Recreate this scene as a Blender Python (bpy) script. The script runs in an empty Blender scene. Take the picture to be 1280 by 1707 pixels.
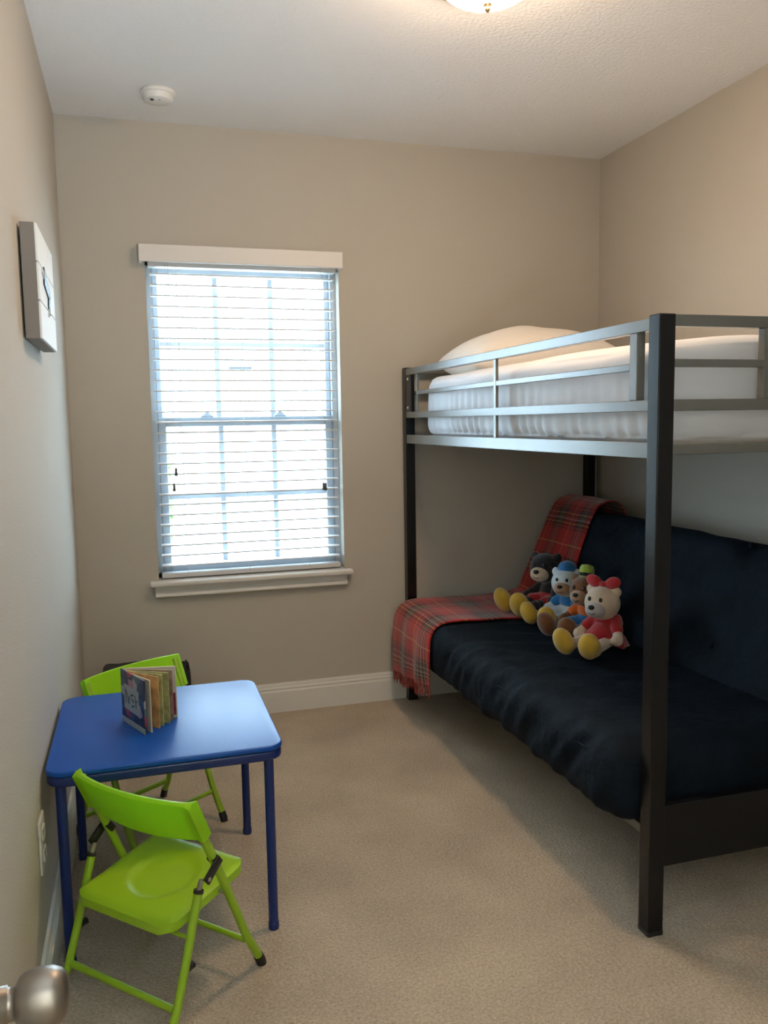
import bpy, bmesh, math, random
from mathutils import Vector, Matrix, noise
random.seed(7)
S = bpy.context.scene
COL = S.collection
PI = math.pi

# ------------------------------------------------------------------ camera
CAM_F, YAW, PITCH, ROLL = 1389.2552, 0.2888, -0.1079, -0.0157
CAM_POS = Vector((0.2553, -3.7619, 1.3379))
def make_camera():
    f = Vector((math.sin(YAW)*math.cos(PITCH), math.cos(YAW)*math.cos(PITCH), math.sin(PITCH)))
    r = Vector((math.cos(YAW), -math.sin(YAW), 0)); u = r.cross(f)
    cr, sr = math.cos(ROLL), math.sin(ROLL)
    r2 = cr*r + sr*u; u2 = -sr*r + cr*u
    cd = bpy.data.cameras.new('camera'); co = bpy.data.objects.new('camera', cd); COL.objects.link(co)
    m = Matrix((r2, u2, -f)).transposed().to_4x4(); m.translation = CAM_POS
    co.matrix_world = m
    cd.sensor_fit = 'HORIZONTAL'; cd.sensor_width = 36.0; cd.lens = CAM_F*36.0/1280.0
    cd.clip_start = 0.02
    S.camera = co
make_camera()

# ------------------------------------------------------------------ light and exposure
SKY_COL, SKY_STR = (0.57, 0.81, 1.0), 23.0
LAMP_COL, LAMP_STR = (1.0, 0.70, 0.44), 78.0
HALL_W, HALL_COL = 165.0, (0.82, 0.94, 1.0)
w = bpy.data.worlds.new('world'); S.world = w; w.use_nodes = True
bg = w.node_tree.nodes['Background']; bg.inputs[0].default_value = (*SKY_COL, 1); bg.inputs[1].default_value = SKY_STR
S.view_settings.view_transform = 'Standard'; S.view_settings.look = 'None'
S.view_settings.exposure = 0.06
S.cycles.caustics_reflective = False; S.view_settings.gamma = 1.0; S.view_settings.use_curve_mapping = False
pd = bpy.data.lights.new('window_portal', 'AREA'); pd.shape = 'RECTANGLE'; pd.size = 0.84; pd.size_y = 1.38
pd.cycles.is_portal = True
po = bpy.data.objects.new('window_portal', pd); COL.objects.link(po); po.location = (0.754, 0.15, 1.36)
po.rotation_euler = (-PI/2, 0, 0)   # points into the room (-y)
hd = bpy.data.lights.new('hall_fill', 'AREA'); hd.size = 0.5; hd.energy = HALL_W; hd.color = HALL_COL
ho = bpy.data.objects.new('hall_fill', hd); COL.objects.link(ho); ho.location = (0.8, -4.6, 1.0); ho.rotation_euler = (PI, 0, 0)   # added unseen fill light, aimed up to bounce off the hall ceiling

# ------------------------------------------------------------------ helpers
def link(name, me, mat=None, parent=None):
    o = bpy.data.objects.new(name, me); COL.objects.link(o)
    if mat is not None and me is not None and len(me.materials) == 0: me.materials.append(mat)
    if parent is not None: o.parent = parent
    return o
def offset_of(p):
    v = Vector((0, 0, 0))
    while p is not None:
        if p.get('_world'): v += p.location
        p = p.parent
    return v
def obj(name, bm, mat, parent=None, smooth=False, world=True, origin=None):
    """links a bmesh as ONE object. Coordinates are world ones unless the parent is built in its own frame"""
    if parent is not None and world:
        bmesh.ops.translate(bm, verts=bm.verts, vec=-offset_of(parent))
    if origin is not None:
        bmesh.ops.translate(bm, verts=bm.verts, vec=-Vector(origin))
    me = bpy.data.meshes.new(name); bm.to_mesh(me); bm.free()
    if smooth:
        for p in me.polygons: p.use_smooth = True
    o = link(name, me, mat, parent)
    if origin is not None: o.location = origin
    return o
def smooth_by_angle(o, ang=40):
    me = o.data
    for p in me.polygons: p.use_smooth = True
    try: me.set_sharp_from_angle(angle=math.radians(ang))
    except Exception: pass
    return o
def thing(name, label, cat, loc=(0, 0, 0), rotz=0.0, group=None, world=True):
    o = bpy.data.objects.new(name, None); COL.objects.link(o); o.empty_display_size = 0.05
    o.location = loc; o.rotation_euler = (0, 0, rotz)
    if label: o['label'] = label
    if cat: o['category'] = cat
    if group: o['group'] = group
    if world: o['_world'] = 1
    return o
def tag(o, label, cat, group=None):
    o['label'] = label; o['category'] = cat
    if group: o['group'] = group
    return o
def B(): return bmesh.new()
def box(bm, x0, x1, y0, y1, z0, z1, bev=0.0, seg=2):
    r = bmesh.ops.create_cube(bm, size=1.0)
    vs = r['verts']
    for v in vs:
        v.co = Vector((x0 + (v.co.x+.5)*(x1-x0), y0 + (v.co.y+.5)*(y1-y0), z0 + (v.co.z+.5)*(z1-z0)))
    if bev > 0:
        es = list({e for v in vs for e in v.link_edges})
        bmesh.ops.bevel(bm, geom=es, offset=bev, segments=seg, affect='EDGES', profile=0.5)
    return bm
def obox(bm, c, ax, ay, az, sx, sy, sz, bev=0.0, seg=2):
    """oriented box: centre, three axis vectors, three sizes"""
    t = bmesh.new(); box(t, -sx/2, sx/2, -sy/2, sy/2, -sz/2, sz/2, bev, seg)
    M = Matrix((Vector(ax).normalized(), Vector(ay).normalized(), Vector(az).normalized())).transposed()
    for v in t.verts: v.co = Vector(c) + M @ v.co
    me = bpy.data.meshes.new('t'); t.to_mesh(me); t.free(); bm.from_mesh(me); bpy.data.meshes.remove(me)
    return bm
def tube(bm, pts, r, seg=12, caps=True):
    pts = [Vector(p) for p in pts]; n = len(pts); rings = []
    rs = r if isinstance(r, (list, tuple)) else [r]*n
    up = None
    for i, p in enumerate(pts):
        d = (pts[min(i+1, n-1)] - pts[max(i-1, 0)]).normalized()
        if up is None:
            up = Vector((0, 0, 1)) if abs(d.z) < .9 else Vector((1, 0, 0))
        a = d.cross(up).normalized(); b = a.cross(d).normalized(); up = b
        rings.append([bm.verts.new(p + rs[i]*(math.cos(2*PI*k/seg)*a + math.sin(2*PI*k/seg)*b)) for k in range(seg)])
    for i in range(n-1):
        for k in range(seg):
            bm.faces.new((rings[i][k], rings[i][(k+1) % seg], rings[i+1][(k+1) % seg], rings[i+1][k]))
    if caps:
        bm.faces.new(rings[0][::-1]); bm.faces.new(rings[-1])
    return bm
def lathe(bm, prof, c=(0, 0, 0), axis='Z', seg=32):
    c = Vector(c); rings = []
    for (r, h) in prof:
        ring = []
        for k in range(seg):
            a = 2*PI*k/seg
            if axis == 'Z': v = Vector((r*math.cos(a), r*math.sin(a), h))
            elif axis == 'X': v = Vector((h, r*math.cos(a), r*math.sin(a)))
            else: v = Vector((r*math.cos(a), h, r*math.sin(a)))
            ring.append(bm.verts.new(c+v))
        rings.append(ring)
    for i in range(len(rings)-1):
        for k in range(seg):
            bm.faces.new((rings[i][k], rings[i][(k+1) % seg], rings[i+1][(k+1) % seg], rings[i+1][k]))
    bm.faces.new(rings[0][::-1]); bm.faces.new(rings[-1])
    bmesh.ops.remove_doubles(bm, verts=bm.verts, dist=1e-6)
    bmesh.ops.recalc_face_normals(bm, faces=bm.faces)
    return bm
def prism(bm, poly, axis, a0, a1):
    """extrude a 2D polygon: axis 'X' poly=(y,z), 'Y' poly=(x,z), 'Z' poly=(x,y)"""
    def P(p, a):
        return Vector((a, p[0], p[1])) if axis == 'X' else Vector((p[0], a, p[1])) if axis == 'Y' else Vector((p[0], p[1], a))
    lo = [bm.verts.new(P(p, a0)) for p in poly]; hi = [bm.verts.new(P(p, a1)) for p in poly]; n = len(poly)
    for i in range(n): bm.faces.new((lo[i], lo[(i+1) % n], hi[(i+1) % n], hi[i]))
    bm.faces.new(lo[::-1]); bm.faces.new(hi)
    bmesh.ops.recalc_face_normals(bm, faces=bm.faces)
    return bm
def ell(bm, c, r, rot=None, sub=3):
    t = bmesh.new(); bmesh.ops.create_icosphere(t, subdivisions=sub, radius=1.0)
    for v in t.verts:
        p = Vector((v.co.x*r[0], v.co.y*r[1], v.co.z*r[2]))
        if rot is not None: p = rot @ p
        v.co = Vector(c) + p
    me = bpy.data.meshes.new('t'); t.to_mesh(me); t.free(); bm.from_mesh(me); bpy.data.meshes.remove(me)
    return bm
def spread(L, r, n):
    """samples along a length with extra ones in the rounded ends"""
    e = [r*(1-math.cos(PI/2*i/4)) for i in range(5)]
    mid = [r + (L-2*r)*i/n for i in range(1, n)]
    return e + mid + [L-x for x in reversed(e)]
def cushion(bm, size, r, n, fn=None):
    """rounded box of given size, centred, each vertex moved by fn(co, normal)"""
    L = size; ts = [spread(L[i], r, n[i]) for i in range(3)]
    cache = {}
    def V(i, j, k):
        key = (i, j, k)
        if key not in cache:
            p = Vector((ts[0][i]-L[0]/2, ts[1][j]-L[1]/2, ts[2][k]-L[2]/2))
            q = Vector([max(-L[a]/2+r, min(L[a]/2-r, p[a])) for a in range(3)])
            d = p-q
            nn = d.normalized() if d.length > 1e-9 else Vector((0, 0, 1))
            c = q + nn*r
            if fn: c = fn(c, nn)
            cache[key] = bm.verts.new(c)
        return cache[key]
    I, J, K = len(ts[0])-1, len(ts[1])-1, len(ts[2])-1
    for i in range(I):
        for j in range(J):
            bm.faces.new((V(i, j, 0), V(i, j+1, 0), V(i+1, j+1, 0), V(i+1, j, 0)))
            bm.faces.new((V(i, j, K), V(i+1, j, K), V(i+1, j+1, K), V(i, j+1, K)))
    for i in range(I):
        for k in range(K):
            bm.faces.new((V(i, 0, k), V(i+1, 0, k), V(i+1, 0, k+1), V(i, 0, k+1)))
            bm.faces.new((V(i, J, k), V(i, J, k+1), V(i+1, J, k+1), V(i+1, J, k)))
    for j in range(J):
        for k in range(K):
            bm.faces.new((V(0, j, k), V(0, j, k+1), V(0, j+1, k+1), V(0, j+1, k)))
            bm.faces.new((V(I, j, k), V(I, j+1, k), V(I, j+1, k+1), V(I, j, k+1)))
    return bm
def N3(p, s=1.0, o=0.0): return noise.noise(Vector((p[0]*s+o, p[1]*s-o, p[2]*s+o*.5)))

# ------------------------------------------------------------------ materials
def mat(name, col, rough=0.5, metal=0.0, bump=None, var=None, spec=0.5, sheen=0.0, coat=0.0, ior=None):
    m = bpy.data.materials.new(name); m.use_nodes = True
    nt = m.node_tree; b = nt.nodes['Principled BSDF']
    b.inputs['Base Color'].default_value = (*col, 1); b.inputs['Roughness'].default_value = rough
    b.inputs['Metallic'].default_value = metal; b.inputs['Specular IOR Level'].default_value = spec
    if sheen: b.inputs['Sheen Weight'].default_value = sheen; b.inputs['Sheen Roughness'].default_value = 0.5
    if coat: b.inputs['Coat Weight'].default_value = coat; b.inputs['Coat Roughness'].default_value = 0.1
    if ior: b.inputs['IOR'].default_value = ior
    tc = nt.nodes.new('ShaderNodeTexCoord')
    if bump:
        sc, st, dist = bump[:3]
        n = nt.nodes.new('ShaderNodeTexNoise'); n.inputs['Scale'].default_value = sc
        n.inputs['Detail'].default_value = bump[3] if len(bump) > 3 else 4
        bp = nt.nodes.new('ShaderNodeBump'); bp.inputs['Strength'].default_value = st; bp.inputs['Distance'].default_value = dist
        nt.links.new(tc.outputs['Object'], n.inputs['Vector'])
        nt.links.new(n.outputs[0], bp.inputs['Height']); nt.links.new(bp.outputs[0], b.inputs['Normal'])
    if var:
        sc, amt = var
        n = nt.nodes.new('ShaderNodeTexNoise'); n.inputs['Scale'].default_value = sc; n.inputs['Detail'].default_value = 5
        r = nt.nodes.new('ShaderNodeValToRGB')
        r.color_ramp.elements[0].position = .3; r.color_ramp.elements[1].position = .7
        r.color_ramp.elements[0].color = (*[c*(1-amt) for c in col], 1)
        r.color_ramp.elements[1].color = (*[min(1, c*(1+amt)) for c in col], 1)
        nt.links.new(tc.outputs['Object'], n.inputs['Vector']); nt.links.new(n.outputs[0], r.inputs[0])
        nt.links.new(r.outputs[0], b.inputs['Base Color'])
    return m
M = {}
M['wall'] = mat('wall_paint', (.505, .466, .405), .85, bump=(170, .35, .004, 3), spec=.25)
M['ceiling'] = mat('ceiling_paint', (.92, .92, .93), .9, bump=(75, .45, .007, 3), spec=.2)
M['trim'] = mat('trim_paint', (.72, .70, .66), .4)
M['vinyl'] = mat('window_vinyl', (.41, .44, .48), .35)  # white vinyl, with its backlit blue-grey shade put into the colour
M['valance'] = mat('valance_white', (.72, .69, .66), .45)
M['slat'] = mat('blind_slat', (.60, .60, .60), .4)
M['cord'] = mat('blind_cord', (.55, .55, .55), .8)
M['tassel'] = mat('cord_tassel', (.10, .10, .08), .5)
M['black_metal'] = mat('black_metal', (.006, .0065, .008), .24, bump=(400, .1, .001), spec=.40)
M['grey_metal'] = mat('grey_metal', (.15, .147, .132), .27, bump=(400, .08, .001))
M['bolt'] = mat('bolt_steel', (.6, .6, .6), .3, 1.0)
M['sheet'] = mat("white_sheet", (.79, .79, .82), .9, bump=(60, .15, .004), spec=.15, sheen=.1)
M['pillow'] = mat('pillow_cotton', (.82, .77, .71), .9, bump=(30, .2, .006), spec=.15)
M['navy'] = mat('navy_suede', (.0042, .0088, .0145), .8, bump=(24, .6, .014, 5), var=(9, .30), spec=.12)
M['blue'] = mat('blue_vinyl', (.004, .078, .39), .38, bump=(160, .10, .002), spec=.34)
M['blue_metal'] = mat('blue_metal', (.007, .024, .14), .3)
M['green'] = mat('lime_plastic', (.33, .56, .018), .38, bump=(260, .05, .001))
M['green_metal'] = mat('lime_metal', (.30, .50, .022), .32)
M['black_plastic'] = mat('black_plastic', (.012, .012, .013), .35)
M['steel'] = mat('steel', (.55, .55, .52), .28, 1.0)
M['nickel'] = mat('brushed_nickel', (.30, .265, .23), .40, 1.0, bump=(90, .05, .001))
M['bag'] = mat('black_nylon', (.012, .012, .016), .6, bump=(300, .3, .002))
M['plastic_white'] = mat('white_plastic', (.80, .79, .77), .4)
M['door'] = mat('door_paint', (.75, .73, .69), .4)
M['brass'] = mat('brushed_brass', (.55, .38, .22), .3, 1.0)
M['lawn'] = mat('pale_paving', (.60, .57, .52), .95, var=(3, .1))
M['stucco'] = mat('pale_stucco', (.80, .78, .74), .9, bump=(20, .3, .01))
M['roof'] = mat('pale_roof', (.62, .60, .58), .9)
M['dark_vent'] = mat('vent_grey', (.04, .04, .04), .8)
M['leaf'] = mat('leaf_green', (.20, .42, .10), .7)

def translucent(name, src, amt, tcol):
    m = M[src].copy(); m.name = name; nt = m.node_tree; out = nt.nodes['Material Output']; b = nt.nodes['Principled BSDF']
    t = nt.nodes.new('ShaderNodeBsdfTranslucent'); t.inputs[0].default_value = (*tcol, 1)
    mx = nt.nodes.new('ShaderNodeMixShader'); mx.inputs[0].default_value = amt
    nt.links.new(b.outputs[0], mx.inputs[1]); nt.links.new(t.outputs[0], mx.inputs[2]); nt.links.new(mx.outputs[0], out.inputs[0]); return m
M['green_back'] = translucent('lime_plastic_thin', 'green', .45, (.46, .95, .04))
M['green_back'].node_tree.nodes['Principled BSDF'].inputs['Base Color'].default_value = (.46, .74, .025, 1)
def carpet_mat():
    m = mat('carpet', (.40, .325, .25), .97, spec=.1, sheen=.25); nt = m.node_tree; b = nt.nodes['Principled BSDF']
    tc = nt.nodes.new('ShaderNodeTexCoord')
    n1 = nt.nodes.new('ShaderNodeTexNoise'); n1.inputs['Scale'].default_value = 130; n1.inputs['Detail'].default_value = 4
    n2 = nt.nodes.new('ShaderNodeTexNoise'); n2.inputs['Scale'].default_value = 3.2; n2.inputs['Detail'].default_value = 5
    n3 = nt.nodes.new('ShaderNodeTexVoronoi'); n3.inputs['Scale'].default_value = 190
    for n in (n1, n2, n3): nt.links.new(tc.outputs['Object'], n.inputs['Vector'])
    r1 = nt.nodes.new('ShaderNodeValToRGB'); r1.color_ramp.elements[0].position = .32; r1.color_ramp.elements[1].position = .68
    r1.color_ramp.elements[0].color = (.40, .318, .225, 1); r1.color_ramp.elements[1].color = (.60, .485, .355, 1)
    r2 = nt.nodes.new('ShaderNodeValToRGB'); r2.color_ramp.elements[0].position = .35; r2.color_ramp.elements[1].position = .68
    r2.color_ramp.elements[0].color = (.84, .835, .83, 1); r2.color_ramp.elements[1].color = (1.07, 1.07, 1.06, 1)
    mx = nt.nodes.new('ShaderNodeMixRGB'); mx.blend_type = 'MULTIPLY'; mx.inputs[0].default_value = 1
    nt.links.new(n1.outputs[0], r1.inputs[0]); nt.links.new(n2.outputs[0], r2.inputs[0])
    nt.links.new(r1.outputs[0], mx.inputs[1]); nt.links.new(r2.outputs[0], mx.inputs[2]); nt.links.new(mx.outputs[0], b.inputs['Base Color'])
    ad = nt.nodes.new('ShaderNodeMath'); ad.operation = 'ADD'
    nt.links.new(n1.outputs[0], ad.inputs[0]); nt.links.new(n3.outputs['Distance'], ad.inputs[1])
    bp = nt.nodes.new('ShaderNodeBump'); bp.inputs['Strength'].default_value = .7; bp.inputs['Distance'].default_value = .006
    nt.links.new(ad.outputs[0], bp.inputs['Height']); nt.links.new(bp.outputs[0], b.inputs['Normal'])
    return m
M['carpet'] = carpet_mat()
def glass_mat():
    m = bpy.data.materials.new('window_glass'); m.use_nodes = True; nt = m.node_tree; nt.nodes.clear()
    out = nt.nodes.new('ShaderNodeOutputMaterial'); mx = nt.nodes.new('ShaderNodeMixShader')
    fr = nt.nodes.new('ShaderNodeFresnel'); fr.inputs['IOR'].default_value = 1.35
    tr = nt.nodes.new('ShaderNodeBsdfTransparent'); tr.inputs[0].default_value = (.95, .97, .98, 1)
    gl = nt.nodes.new('ShaderNodeBsdfGlossy'); gl.inputs['Roughness'].default_value = .02
    nt.links.new(fr.outputs[0], mx.inputs[0]); nt.links.new(tr.outputs[0], mx.inputs[1]); nt.links.new(gl.outputs[0], mx.inputs[2])
    nt.links.new(mx.outputs[0], out.inputs[0]); return m
M['glass'] = glass_mat()
def lamp_mat():
    m = mat('lit_lamp_glass', (.9, .85, .75), .4); b = m.node_tree.nodes['Principled BSDF']
    b.inputs['Emission Color'].default_value = (*LAMP_COL, 1); b.inputs['Emission Strength'].default_value = LAMP_STR
    return m
M['lamp'] = lamp_mat()
def plush(name, col): return mat(name, col, .95, bump=(220, .6, .004), var=(14, .10), spec=.1, sheen=.5)

def tartan_mat():
    m = mat('red_tartan', (.5, .05, .05), .95, spec=.1, sheen=.3); nt = m.node_tree; b = nt.nodes['Principled BSDF']
    uv = nt.nodes.new('ShaderNodeUVMap'); uv.uv_map = 'cloth'
    sp = nt.nodes.new('ShaderNodeSeparateXYZ'); nt.links.new(uv.outputs[0], sp.inputs[0])
    RED, DK, NV, YL, WH, GR = (.40, .022, .020), (.020, .008, .010), (.02, .014, .035), (.62, .33, .10), (.50, .40, .34), (.12, .06, .05)
    st = [(0, RED), (.235, YL), (.255, RED), (.48, DK), (.51, RED), (.54, DK), (.60, NV), (.64, YL), (.655, DK), (.71, GR),
          (.75, WH), (.765, DK), (.83, YL), (.845, DK), (.90, RED), (.93, DK), (.955, RED)]
    def ramp(chan, k, off):
        mu = nt.nodes.new('ShaderNodeMath'); mu.operation = 'MULTIPLY_ADD'; mu.inputs[1].default_value = k; mu.inputs[2].default_value = off
        fr = nt.nodes.new('ShaderNodeMath'); fr.operation = 'FRACT'
        rp = nt.nodes.new('ShaderNodeValToRGB'); rp.color_ramp.interpolation = 'CONSTANT'
        el = rp.color_ramp.elements
        el[0].position = 0; el[0].color = (*st[0][1], 1); el[1].position = st[1][0]; el[1].color = (*st[1][1], 1)
        for p, c in st[2:]:
            e = el.new(p); e.color = (*c, 1)
        nt.links.new(sp.outputs[chan], mu.inputs[0]); nt.links.new(mu.outputs[0], fr.inputs[0]); nt.links.new(fr.outputs[0], rp.inputs[0])
        return rp
    a = ramp(0, 1/.25, .05); c = ramp(1, 1/.25, .25)
    ck = nt.nodes.new('ShaderNodeTexWave'); ck.inputs['Scale'].default_value = 90; ck.bands_direction = 'DIAGONAL'
    nt.links.new(uv.outputs[0], ck.inputs['Vector'])
    cl = nt.nodes.new('ShaderNodeMapRange'); cl.inputs[3].default_value = .35; cl.inputs[4].default_value = .65
    nt.links.new(ck.outputs[1], cl.inputs[0])
    mx = nt.nodes.new('ShaderNodeMixRGB'); nt.links.new(cl.outputs[0], mx.inputs[0])
    nt.links.new(a.outputs[0], mx.inputs[1]); nt.links.new(c.outputs[0], mx.inputs[2]); nt.links.new(mx.outputs[0], b.inputs['Base Color'])
    return m
M['tartan'] = tartan_mat()
M['fringe'] = mat('red_fringe', (.30, .05, .04), .95, var=(40, .6))

# ------------------------------------------------------------------ room shell
W, H, YF = 2.506, 2.600, -3.90        # room width, height, front wall
WL, WR, WS, WT = .332, 1.175, .655, 2.055   # window opening
T = .13
def struct(name, bm, m, parent=None, smooth=False):
    o = obj(name, bm, m, parent, smooth)
    if parent is None: o['kind'] = 'structure'
    return o
b = B(); box(b, -.15, W+.15, YF-1.6, T, -.1, 0); struct('floor', b, M['carpet'])
b = B(); box(b, -.15, W+.15, YF-1.6, T, H, H+.1); struct('ceiling', b, M['ceiling'])
b = B(); box(b, -.15, 0, YF-1.6, T, 0, H); struct('wall_left', b, M['wall'])
b = B(); box(b, W, W+.15, YF-1.6, T, 0, H); struct('wall_right', b, M['wall'])
def wall_with_hole(x0, x1, y0, y1, z0, z1, hx0, hx1, hz0, hz1):
    bm = B()
    def ring(y):
        o_ = [bm.verts.new((x, y, z)) for x, z in ((x0, z0), (x1, z0), (x1, z1), (x0, z1))]
        i_ = [bm.verts.new((x, y, z)) for x, z in ((hx0, hz0), (hx1, hz0), (hx1, hz1), (hx0, hz1))]
        return o_, i_
    o0, i0 = ring(y0); o1, i1 = ring(y1)
    for k in range(4):
        j = (k+1) % 4
        bm.faces.new((o0[k], o0[j], i0[j], i0[k])); bm.faces.new((o1[k], i1[k], i1[j], o1[j]))
        bm.faces.new((i0[k], i0[j], i1[j], i1[k])); bm.faces.new((o0[k], o1[k], o1[j], o0[j]))
    bmesh.ops.recalc_face_normals(bm, faces=bm.faces)
    return bm
struct('wall_back', wall_with_hole(0, W, 0, T, 0, H, WL, WR, WS, WT), M['wall'])
struct('wall_front', wall_with_hole(0, W, YF-.12, YF, 0, H, .07, .89, .001, 2.05), M['wall'])
b = B(); box(b, 0, W, YF-1.6, YF-1.5, 0, H); struct('wall_hall', b, M['wall'])
def base_prof(s=1):     # (distance from wall, height)
    return [(0, 0), (.016, 0), (.016, .098), (.013, .103), (.013, .110), (.0145, .113), (.0105, .121), (.0105, .127), (.008, .136), (0, .136)]
b = B(); prism(b, [(-d, z) for d, z in base_prof()], 'X', 0, W); struct('baseboard_back', b, M['trim'])
b = B(); prism(b, [(d, z) for d, z in base_prof()], 'Y', YF, 0); struct('baseboard_left', b, M['trim'])
b = B(); prism(b, [(W-d, z) for d, z in base_prof()], 'Y', YF, 0); struct('baseboard_right', b, M['trim'])

# window sill and apron
sl = thing('trim_1', None, None, (.75, 0, .62)); sl['kind'] = 'structure'
b = B(); box(b, .293, 1.206, -.055, 0, .634, .657, .007, 3); obj('sill', b, M['trim'], sl, True)
b = B(); box(b, WL, WR, 0, .065, .634, .657); obj('sill_board', b, M['trim'], sl)
b = B(); prism(b, [(0, .634), (-.022, .634), (-.020, .606), (-.026, .600), (-.030, .588), (-.024, .582), (0, .582)], 'X', .315, 1.182)
obj('apron', b, M['trim'], sl)

# window: frame, two sashes with muntins, twelve panes
wn = thing('window_1', None, None, (.7535, .1, .66)); wn['kind'] = 'structure'
fx0, fx1 = WL, WR
b = B()
for (x0, x1, z0, z1) in ((fx0, fx0+.026, WS, WT), (fx1-.026, fx1, WS, WT), (fx0, fx1, WS, WS+.022), (fx0, fx1, WT-.03, WT)):
    box(b, x0, x1, .066, .128, z0, z1)
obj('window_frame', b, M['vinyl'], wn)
def sash(nm, y0, y1, x0, x1, z0, z1, st, bt, tp, mh):
    b = B(); box(b, x0, x0+st, y0, y1, z0, z1, .003, 1); box(b, x1-st, x1, y0, y1, z0, z1, .003, 1)
    box(b, x0+st, x1-st, y0, y1, z0, z0+bt, .003, 1); box(b, x0+st, x1-st, y0, y1, z1-tp, z1, .003, 1)
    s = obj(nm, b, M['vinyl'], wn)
    gx0, gx1, gz0, gz1 = x0+st, x1-st, z0+bt, z1-tp; ym = (y0+y1)/2; mw = .011
    vx = [gx0 + (gx1-gx0)*k/3 for k in (1, 2)]
    for v in vx:
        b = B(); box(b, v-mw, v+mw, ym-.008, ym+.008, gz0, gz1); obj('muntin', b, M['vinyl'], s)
    for i, (a, c) in enumerate(((gx0, vx[0]-mw), (vx[0]+mw, vx[1]-mw), (vx[1]+mw, gx1))):
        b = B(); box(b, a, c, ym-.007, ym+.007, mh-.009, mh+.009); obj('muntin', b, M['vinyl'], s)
        for (p, q) in ((gz0, mh-.009), (mh+.009, gz1)):
            b = B(); vs = [b.verts.new(v) for v in ((a, ym, p), (c, ym, p), (c, ym, q), (a, ym, q))]; b.faces.new(vs)
            obj('pane', b, M['glass'], s)
    return s
sash('upper_sash', .098, .124, fx0+.026, fx1-.026, 1.335, WT-.03, .024, .036, .026, 1.695)
lo = sash('lower_sash', .068, .097, fx0+.026, fx1-.026, WS+.022, 1.371, .036, .038, .042, 1.015)
for x in (.575, .905):
    b = B(); box(b, x-.028, x+.028, .072, .094, 1.371, 1.379, .002, 1); prism(b, [(x-.02, 1.379), (x+.02, 1.379), (x+.006, 1.393), (x-.006, 1.393)], 'Y', .076, .092)
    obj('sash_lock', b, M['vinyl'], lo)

# ------------------------------------------------------------------ outdoors
b = B(); box(b, -25, 25, .35, 45, -.35, -.30); o = obj('ground', b, M['lawn']); o['kind'] = 'structure'
hs = thing('house', 'pale neighbouring house seen through the window blind', 'house', (3, 9, -.3))
b = B(); box(b, -3, 10, 9, 15, -.3, 2.4); obj('wall', b, M['stucco'], hs)
b = B(); prism(b, [(8.5, 2.4), (15.5, 2.4), (12, 4.2)], 'X', -3.5, 10.5); obj('roof', b, M['roof'], hs)
b = B(); box(b, 1.66, 2.0, 8.96, 9.0, 2.13, 2.19); obj('wall_vent', b, M['dark_vent'], hs)
sh = thing('shrub', 'green shrub outside at the left edge of the window', 'shrub', (.60, 6.3, -.3))
b = B()
for k in range(700):
    a, z = random.uniform(0, 2*PI), random.random()
    r = .13*math.sin(PI*min(1, .12+z*.85))**.7*random.uniform(.5, 1)
    c = Vector((.53+r*math.cos(a), 6.3+r*math.sin(a), -.15+z*1.80)); u = Vector([random.uniform(-1, 1) for _ in range(3)]).normalized()
    v = u.orthogonal(); v = v*.035; u = u*.055
    b.faces.new([b.verts.new(c+q) for q in (-u, -v, u, v)])
f = obj('foliage', b, M['leaf'], sh); f['kind'] = 'stuff'
b = B(); tube(b, [(.58, 6.3, -.3), (.59, 6.3, .3), (.57, 6.31, .9)], .025, 8); obj('stem', b, M['roof'], sh)

# ------------------------------------------------------------------ blind
bl = thing('window_blind', 'white horizontal slat blind with valance hanging in the window', 'blind', (.754, 0, .66))
b = B(); box(b, .307, 1.182, -.062, -.046, 2.020, 2.092, .004, 2)
box(b, .307, .322, -.047, -.001, 2.020, 2.092); box(b, 1.167, 1.182, -.047, -.001, 2.020, 2.092)
obj('valance', b, M['valance'], bl)
b = B(); box(b, WL+.012, WR-.012, .004, .056, 2.012, 2.05); obj('head_rail', b, M['valance'], bl)
pitch = .0452; z = 1.985; smesh = None
bs = B(); n = 7
prof_t = [(-.025 + .05*i/6, .0016*(1-((i-3)/3)**2)) for i in range(7)]
poly = [(y, zz) for y, zz in prof_t] + [(y, zz-.0056) for y, zz in reversed(prof_t)]
prism(bs, poly, 'X', -.404, .404)
first = None; k = 0
while z > .70:
    if first is None:
        me = bpy.data.meshes.new('slat'); bs.to_mesh(me); bs.free(); first = me
    o = link('slat', first, M['slat'], bl); o.location = Vector((.7535, .031, z)) - bl.location
    o.rotation_euler = (math.radians(1.5), 0, math.radians(0.0))
    z -= pitch
b = B(); box(b, WL+.014, WR-.014, .006, .056, .662, .684, .004, 2); obj('bottom_rail', b, M['slat'], bl)
for x in (.46, .735, 1.01):
    b = B(); tube(b, [(x, .004, .67), (x, .004, 2.02)], .0010, 6); tube(b, [(x, .0585, .67), (x, .0585, 2.02)], .0010, 6)
    obj('ladder_cord', b, M['cord'], bl)
def cord(x, z1, side):
    b = B(); tube(b, [(x, -.004, 2.03), (x, -.005, z1+.03)], .0012, 6); c = obj('pull_cord', b, M['cord'], bl)
    b = B(); lathe(b, [(.002, .036), (.006, .032), (.0055, .018), (.008, .004), (.005, 0)], (x, -.005, z1), 'Z', 12)
    obj('tassel', b, M['tassel'], c, True)
cord(.425, 1.115, 0); cord(.414, 1.048, 0); cord(1.083, 1.028, 1); cord(1.092, 1.026, 1)

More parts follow.
